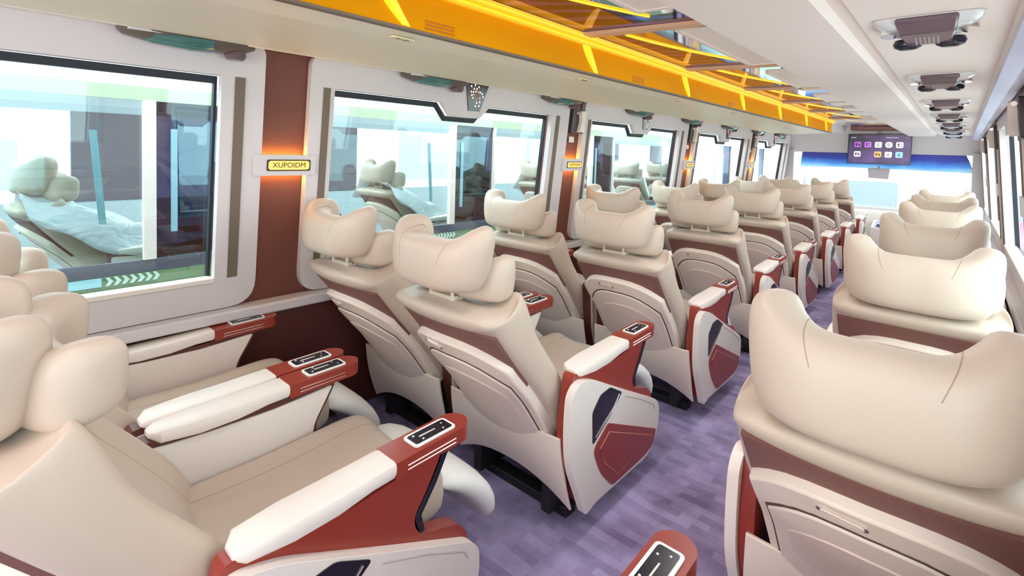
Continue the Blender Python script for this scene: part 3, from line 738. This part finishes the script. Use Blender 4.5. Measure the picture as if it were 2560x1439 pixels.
# ceiling portion in front of the racks
V, F = prism([(-2.03, 1.668), (-1.275, 1.70), (-1.275, 1.802), (-2.03, 1.802)], lambda x, z: (x, 7.56, z), lambda x, z: (x, 8.72, z)); struct(me('trim_8', V, F, WALLM, smooth=False))
MB().box(-1.275, -.54, 7.3, 8.72, 1.795, 1.812).build('trim_9', WALLM); struct(bpy.data.objects['trim_9'])
R = empty('ceiling_lamp', (-1.05, 7.95, 1.795)); tag(R, 'small violet ceiling lamp in front of the television', 'ceiling lamp')
V, F = loft([[(.12*math.cos(t)*r, .16*math.sin(t)*r, z) for t in [2*math.pi*k/18 for k in range(18)]] for r, z in ((1, 0), (1, -.006), (.85, -.016))]); me('lamp_rim', V, F, GREY, R)
V, F = loft([[(.12*math.cos(t)*r, .16*math.sin(t)*r, z) for t in [2*math.pi*k/18 for k in range(18)]] for r, z in ((.78, -.010), (.7, -.022))]); me('lamp_lens', V, F, mat('violet_lens', (96, 80, 170), .2, coat=.4), R)
# roller blind on the windscreen
def blind_mat():
    m = bpy.data.materials.new('blue_gradient_blind'); m.use_nodes = True; nt = m.node_tree; b = nt.nodes['Principled BSDF']; b.inputs['Roughness'].default_value = .5
    tc = nt.nodes.new('ShaderNodeTexCoord'); sp = nt.nodes.new('ShaderNodeSeparateXYZ'); nt.links.new(tc.outputs['Object'], sp.inputs[0])
    mr = nt.nodes.new('ShaderNodeMapRange'); mr.inputs[1].default_value = 1.205; mr.inputs[2].default_value = 1.43; nt.links.new(sp.outputs[2], mr.inputs[0])
    nz = nt.nodes.new('ShaderNodeTexNoise'); nz.inputs['Scale'].default_value = 3; nt.links.new(tc.outputs['Object'], nz.inputs[0])
    ad = nt.nodes.new('ShaderNodeMath'); ad.operation = 'MULTIPLY_ADD'; ad.inputs[1].default_value = .5; ad.inputs[2].default_value = -.25; nt.links.new(nz.outputs[0], ad.inputs[0])
    a2 = nt.nodes.new('ShaderNodeMath'); nt.links.new(mr.outputs[0], a2.inputs[0]); nt.links.new(ad.outputs[0], a2.inputs[1])
    rp = nt.nodes.new('ShaderNodeValToRGB'); e = rp.color_ramp.elements; e[0].position = 0; e[0].color = lin((205, 240, 255)); e[1].position = 1; e[1].color = lin((104, 92, 178))
    k = e.new(.25); k.color = lin((120, 190, 248)); k = e.new(.6); k.color = lin((84, 104, 204))
    nt.links.new(a2.outputs[0], rp.inputs[0]); nt.links.new(rp.outputs[0], b.inputs[0])
    t = nt.nodes.new('ShaderNodeBsdfTranslucent'); nt.links.new(rp.outputs[0], t.inputs[0]); mx = nt.nodes.new('ShaderNodeMixShader'); mx.inputs[0].default_value = .35
    nt.links.new(b.outputs[0], mx.inputs[1]); nt.links.new(t.outputs[0], mx.inputs[2]); nt.links.new(mx.outputs[0], nt.nodes['Material Output'].inputs[0])
    return m
R = empty('windscreen_blind'); tag(R, 'blue gradient roller blind across the top of the windscreen', 'blind')
V, F = prism([(-1.88, 1.425), (.045, 1.425), (.075, 1.36), (.135, 1.20), (.11, 1.185), (-.5, 1.195), (-1.3, 1.20), (-1.90, 1.19)], lambda x, z: (x, YF+.02, z), lambda x, z: (x, YF+.028, z)); me('blind_fabric', V, F, blind_mat(), R, smooth=False)
V, F = tube([(-1.90, YF+.02, 1.43), (.08, YF+.02, 1.43)], .012, 8); me('blind_roller', V, F, GREY, R)
# television
def place(o, rz, loc): o.rotation_euler[2] = rz; o.location = loc
R = empty('television', (-.88, 8.78, 1.475)); tag(R, 'wide black television with app icons hanging in front of the windscreen', 'television')
MB().box(-.365, .365, -.02, .02, -.21, .21).build('screen_housing', BLK, R, bevel=.004)
scr = mat('television_screen', (40, 34, 52), .25, emit=(74, 60, 92), es=.5)
nt = scr.node_tree; tc = nt.nodes.new('ShaderNodeTexCoord'); nz = nt.nodes.new('ShaderNodeTexNoise'); nz.inputs['Scale'].default_value = 3.5; nz.inputs['Detail'].default_value = 1
nt.links.new(tc.outputs['Object'], nz.inputs[0]); rp = nt.nodes.new('ShaderNodeValToRGB'); rp.color_ramp.elements[0].position = .4; rp.color_ramp.elements[0].color = lin((62, 54, 72)); rp.color_ramp.elements[1].position = .7; rp.color_ramp.elements[1].color = lin((128, 92, 170))
nt.links.new(nz.outputs[0], rp.inputs[0]); nt.links.new(rp.outputs[0], nt.nodes['Principled BSDF'].inputs['Emission Color'])
sc_ = MB().box(-.352, .352, -.0225, -.0195, -.197, .197).build('screen', scr, R, smooth=False)
IC = [(170, 90, 200), (190, 120, 220), (250, 250, 250), (250, 250, 250), (245, 245, 245), (225, 220, 240), None, (246, 190, 110), (245, 245, 250), (160, 220, 238)]
for i, c in enumerate(IC):
    if not c: continue
    cx_ = -.245+.120*(i % 5); cz = .062-.135*(i//5)
    m = mat('icon_%d' % i, c, .4, emit=c, es=.5)
    V, F = prism(rrect(cx_-.040, cx_+.040, cz-.040, cz+.040, .014 if i != 3 else .03, 4), lambda x, z: (x, -.0224, z), lambda x, z: (x, -.0240, z)); ic = me('app_icon', V, F, m, sc_, smooth=False)
    dk = MATS['dark_icon_mark'] if 'dark_icon_mark' in MATS else mat('dark_icon_mark', (70, 60, 80), .5)
    b = MB()
    if i in (0, 5, 7): b.box(cx_-.025, cx_-.012, -.0248, -.0238, cz-.02, cz+.02).box(cx_-.004, cx_+.004, -.0248, -.0238, cz-.012, cz+.022).box(cx_+.012, cx_+.025, -.0248, -.0238, cz-.022, cz+.01)
    elif i in (4, 1): b.box(cx_-.022, cx_-.004, -.0248, -.0238, cz-.002, cz+.022).box(cx_-.026, cx_, -.0248, -.0238, cz-.022, cz-.010).box(cx_+.012, cx_+.022, -.0248, -.0238, cz+.006, cz+.02).box(cx_+.012, cx_+.022, -.0248, -.0238, cz-.02, cz-.008)
    else:
        V, F = tube([(cx_+.018*math.cos(t), -.0243, cz+.018*math.sin(t)) for t in [.3+k*.55 for k in range(11)]], .0035, 5); b.add(V, F)
        b.box(cx_-.004, cx_+.004, -.0248, -.0238, cz-.008, cz+.008)
    b.build('icon_mark', dk, sc_, smooth=False)
mat('dim_white_marks', (210, 200, 215), .4, emit=(200, 190, 210), es=.4)
for x, w_ in ((-.30, .06), (.10, .05), (.17, .10), (.31, .008)): MB().box(x-w_/2, x+w_/2, -.0238, -.0226, .158, .166).build('status_mark', MATS['dim_white_marks'], sc_, smooth=False)

MB().box(-.02, .02, .0, .14, .16, .36).build('wall_bracket', GREY, R)
R = empty('ceiling_monitor', (-.85, 8.5, 1.765)); tag(R, 'slim taupe equipment slot above the television', 'equipment box')
MB().box(-.33, .31, -.08, .12, -.045, .035).build('slot_body', TAP, R, bevel=.01); MB().box(-.26, .2, -.09, -.078, -.022, .0).build('slot_opening', mat('mauve_slot', (150, 112, 118), .5), R, bevel=.003)
R = empty('rear_view_mirror', (-.885, YF, 1.135)); tag(R, 'grey rear view mirror hanging below the blue blind', 'mirror')
MB().hexa([(-.115, -.015, -.075), (.12, -.015, -.085), (.12, .015, -.085), (-.115, .015, -.075), (-.13, -.015, .07), (.135, -.015, .07), (.135, .015, .07), (-.13, .015, .07)]).build('mirror_back', mat('rose_grey', (204, 190, 194), .5), R, bevel=.008)
MB().box(-.01, .01, .0, .012, .06, .10).build('mirror_stem', GREY, R)
# dashboard, step console, grab pole
R = empty('dashboard', (-.93, 8.95, .0)); tag(R, 'white sunlit dashboard below the windscreen', 'dashboard')
V, F = prism(roundpoly([(-.32, 0), (-.32, .50, .05), (-.18, .60, .05), (.12, .64, .02), (.12, 0)], .02), lambda y, z: (-1.15, y, z), lambda y, z: (1.10, y, z)); me('dash_body', V, F, WHT, R, bevel=.01)
for yy, zz in ((-.12, .622), (-.02, .632)):
    V, F = tube([(-1.0, yy, zz), (1.0, yy, zz)], .006, 6); me('dash_seam', V, F, GRO, R)
R = empty('step_console', (-.685, 8.40, 0)); tag(R, 'violet and white stair console at the head of the aisle', 'console')
V, F = prism(roundpoly([(-.18, .0), (-.18, .42, .02), (.18, .34, .03), (.18, 0)], .02), lambda x, z: (x, -.08, z), lambda x, z: (x, .20, z+.08 if z > .1 else z)); me('console_body', V, F, WHT, R, bevel=.012)
V, F = prism(rrect(-.14, .12, -.05, .17, .03), lambda x, y: (x, y, .425+(y+.08)*.28-(x+.18)*.222), lambda x, y: (x, y, .43+(y+.08)*.28-(x+.18)*.222)); me('console_tray', V, F, mat('violet_tray', (112, 98, 168), .3), R, smooth=False)
MB().box(-.12, -.04, .0, .05, .432, .452).build('console_switches', BLK, R, bevel=.002)
R = empty('grab_pole', (-.42, 8.5, 0)); tag(R, 'yellow grab pole beside the windscreen behind the right seats', 'pole')
V, F = tube([(0, 0, 0.0), (0, 0, .75), (-.02, .03, .80), (-.08, .05, .80)], .016, 10); me('pole_tube', V, F, mat('yellow_rail', (246, 218, 120), .35), R)
V, F = tube([(0, 0, 0), (0, 0, .02)], .035, 12); me('pole_foot', V, F, CHR, R)

# ------------------------------------------------------------ outside: the coach parked alongside
GRN = mat('green_body_paint', (120, 148, 104), .35); CYA = mat('cyan_stripe', (176, 232, 240), .4); DGB = mat('slate_body_band', (92, 96, 108), .35)
ROOFW = mat('white_roof_paint', (236, 240, 244), .4); MINT = mat('mint_roof_line', (176, 206, 160), .4)
NB = empty('coach'); tag(NB, 'neighbouring coach with green lower body and cream seats seen through the left windows', 'bus')
NX, NW = -3.15, 2.4
PB = [.72+2.1*k for k in range(-3, 7)]     # white pillars
yA, yB = -6.0, 13.0
b = MB(); b.box(NX-.03, NX, yA, yB, .60, .665); b.build('sill_band', DGB, NB, smooth=False)
b = MB(); b.box(NX-.03, NX, yA, yB, -.6, .60); b.build('lower_body', GRN, NB, smooth=False)
b = MB(); b.box(NX-.03, NX, yA, yB, 1.49, 1.56); b.build('roof_line', MINT, NB, smooth=False)
V, F = prism([(NX-.03, 1.56), (NX, 1.56), (NX-.10, 1.80), (NX-.45, 2.0), (NX-NW+.45, 2.0), (NX-NW+.1, 1.80), (NX-NW, 1.56), (NX-NW+.03, 1.56), (NX-NW+.13, 1.76), (NX-NW+.45, 1.90), (NX-.45, 1.90), (NX-.13, 1.76)], lambda x, z: (x, yA, z), lambda x, z: (x, yB, z)); me('roof', V, F, ROOFW, NB, smooth=False)
b = MB().box(NX-NW+.03, NX-.03, yA, yB, .02, .06); b.build('coach_floor', mat('grey_coach_floor', (120, 118, 130), .7), NB, smooth=False)
b = MB().box(NX-NW, NX-NW+.03, yA, yB, -.6, .75).box(NX-NW, NX-NW+.03, yA, yB, 1.5, 1.56)
for y in PB: MB().box(NX-NW-.01, NX-NW+.04, y+.0, y+.55, .75, 1.5).build('far_pillar', mat('mauve_far_pillar', (120, 108, 118), .5) if 'mauve_far_pillar' not in MATS else MATS['mauve_far_pillar'], NB, smooth=False)
b.build('far_wall', mat('pale_far_wall', (196, 206, 212), .5), NB, smooth=False)
b = MB().box(NX-.045, NX-.035, yA, yB, .665, 1.49); b.build('tinted_glazing', glass('coach_tint', (.90, .96, .95, 1), .05), NB, smooth=False)
for y in PB:
    b = MB().box(NX-.03, NX+.005, y-.025, y+.03, .665, 1.49).box(NX-.03, NX+.003, y+.485, y+.51, .665, 1.49); b.build('white_pillar', WHT, NB, smooth=False)
    b = MB().box(NX-.032, NX-.02, y+.03, y+.485, .665, 1.49); b.build('smoked_pillar_glass', GLD, NB, smooth=False)
    b = MB().box(NX-.018, NX-.012, y+.10, y+.13, .80, 1.35); b.build('pale_decal_bar', mat('pale_blue_decal', (150, 190, 204), .4) if 'pale_blue_decal' not in MATS else MATS['pale_blue_decal'], NB, smooth=False)
    b = MB(); b.hexa([(NX-.05, y-.20, .86), (NX-.046, y-.20, .86), (NX-.046, y-.17, .86), (NX-.05, y-.17, .86), (NX-.05, y-.235, 1.33), (NX-.046, y-.235, 1.33), (NX-.046, y-.205, 1.33), (NX-.05, y-.205, 1.33)]); b.build('pale_decal_bar', MATS['pale_blue_decal'], NB, smooth=False)
    # cyan arrow stripe on the body
    b = MB().box(NX, NX+.004, y-1.3, y-.20, .555, .597); b.build('stripe_bar', CYA, NB, smooth=False)
    b = MB()
    for k in range(7):
        a = y-.185+k*.033; h_ = .021; zc_ = .576
        P = [(a, zc_-h_), (a+.016, zc_-h_), (a+.032, zc_), (a+.016, zc_+h_), (a, zc_+h_), (a+.014, zc_)]
        V, F = prism(P, lambda q, z: (NX, q, z), lambda q, z: (NX+.004, q, z)); b.add(V, F)
    b.build('chevron_arrows', mat('mint_white_chevrons', (214, 240, 230), .4) if 'mint_white_chevrons' not in MATS else MATS['mint_white_chevrons'], NB, smooth=False)
K = kids()
for k in range(8):
    o = copy_tree(seat_w, K); o.location = (-3.62, .28+1.05*k, .115)
    tag(o, 'cream seat inside the neighbouring coach, %s seen through the left windows' % ORD[k], 'seat', 'seats inside the neighbouring coach')
def sheet():
    V = []; F = []; nx, ny = 22, 26
    for i in range(nx+1):
        for j in range(ny+1):
            u = -1+2*i/nx; t = j/ny
            y = -.02+.95*t; z = .90-.40*t**.8+.05*math.exp(-((t-.15)/.1)**2)
            z -= .16*abs(u)**5+.0
            z += .018*math.sin(9*u+7*t)+.016*math.sin(17*t-5*u)+.012*math.sin(23*u*t+3)
            V.append((u*.30, y+.012*math.sin(14*u), z))
    for i in range(nx):
        for j in range(ny): a = i*(ny+1)+j; F.append((a, a+1, a+ny+2, a+ny+1))
    return V, F
for k in (0, 2, 4):
    V, F = sheet(); o = me('plastic_sheet', V, F, PLAS, None, sub=1); o.modifiers.new('thick', 'SOLIDIFY').thickness = .002
    o.location = (-3.62, .28+1.05*k, .125); tag(o, 'clear plastic sheet draped over a neighbouring coach seat, %s from camera' % ORD[k//2], 'plastic sheet', 'plastic covers on the neighbouring coach seats')
R = struct(MB().box(-30, 30, -30, 60, -1.05, -1.0).build('ground_1', mat('pale_concrete', (222, 220, 216), .8), smooth=False)); R.name = 'ground'
# hall or building behind
R = empty('depot_hall', (-14, 8, -1)); tag(R, 'pale blue-white depot hall far beyond the neighbouring coach', 'building')
MB().box(-.2, .2, -26, 30, 0, 7).build('hall_wall', mat('pale_blue_wall', (226, 232, 240), .6), R)
for k in range(8): MB().box(.2, .25, -24+6.5*k, -20+6.5*k, 1.2, 4.0).build('hall_window', mat('blue_hall_glass', (160, 190, 222), .2) if 'blue_hall_glass' not in MATS else MATS['blue_hall_glass'], R)
# vehicles seen through the windscreen
R = empty('parked_bus', (-1.5, 15.5, -1)); tag(R, 'white parked bus ahead, pale blue windscreen seen through ours', 'bus')
V, F = loft([[(px*k, y, 1.5+pz*k2) for px, pz in rrect(-1.2, 1.2, -1.35, 1.35, .25, 4)] for y, k, k2 in ((-1.5, .90, .93), (-1.35, .97, .98), (-1.0, 1, 1), (6, 1, 1))]); me('bus_body', V, F, ROOFW, R)
V, F = prism(rrect(-.55, .50, 1.22, 1.85, .06), lambda x, z: (x, -1.56, z), lambda x, z: (x, -1.50, z)); me('bus_windscreen', V, F, mat('pale_blue_glass', (140, 146, 168), .3), R)
for sx in (-1, 1):
    V, F = tube([(sx*1.05, -1.3, 2.3), (sx*1.3, -1.6, 2.2), (sx*1.3, -1.62, 1.7)], .05, 8); me('mirror_arm', V, F, MATS['rose_grey'], R)
    V, F = tube([(sx*1.0-.1, -.2, .45), (sx*1.0+.1, -.2, .45)], .45, 20); me('wheel', V, F, DRK, R)
R = empty('parked_car', (1.0, 15.0, -1)); tag(R, 'pinkish red parked car ahead on the right, seen through the windscreen', 'car')
prof = roundpoly([(-2.0, .35), (-2.05, .9, .2), (-1.0, 1.15, .1), (-.4, 1.9, .3), (1.2, 1.95, .3), (2.0, 1.2, .2), (2.1, .35)], .1)
V, F = prism(prof, lambda y, z: (-.9, y, z), lambda y, z: (.9, y, z)); me('car_body', V, F, mat('rose_red_paint', (200, 112, 130), .3), R, bevel=.08)
MB().box(-.78, .78, -.95, -.5, 1.2, 1.75).build('car_windscreen', MATS['pale_blue_glass'], R)
for sx in (-1, 1):
    for y in (-1.3, 1.3):
        V, F = tube([(sx*.85-.1, y, .34), (sx*.85+.1, y, .34)], .34, 18); me('wheel', V, F, DRK, R)
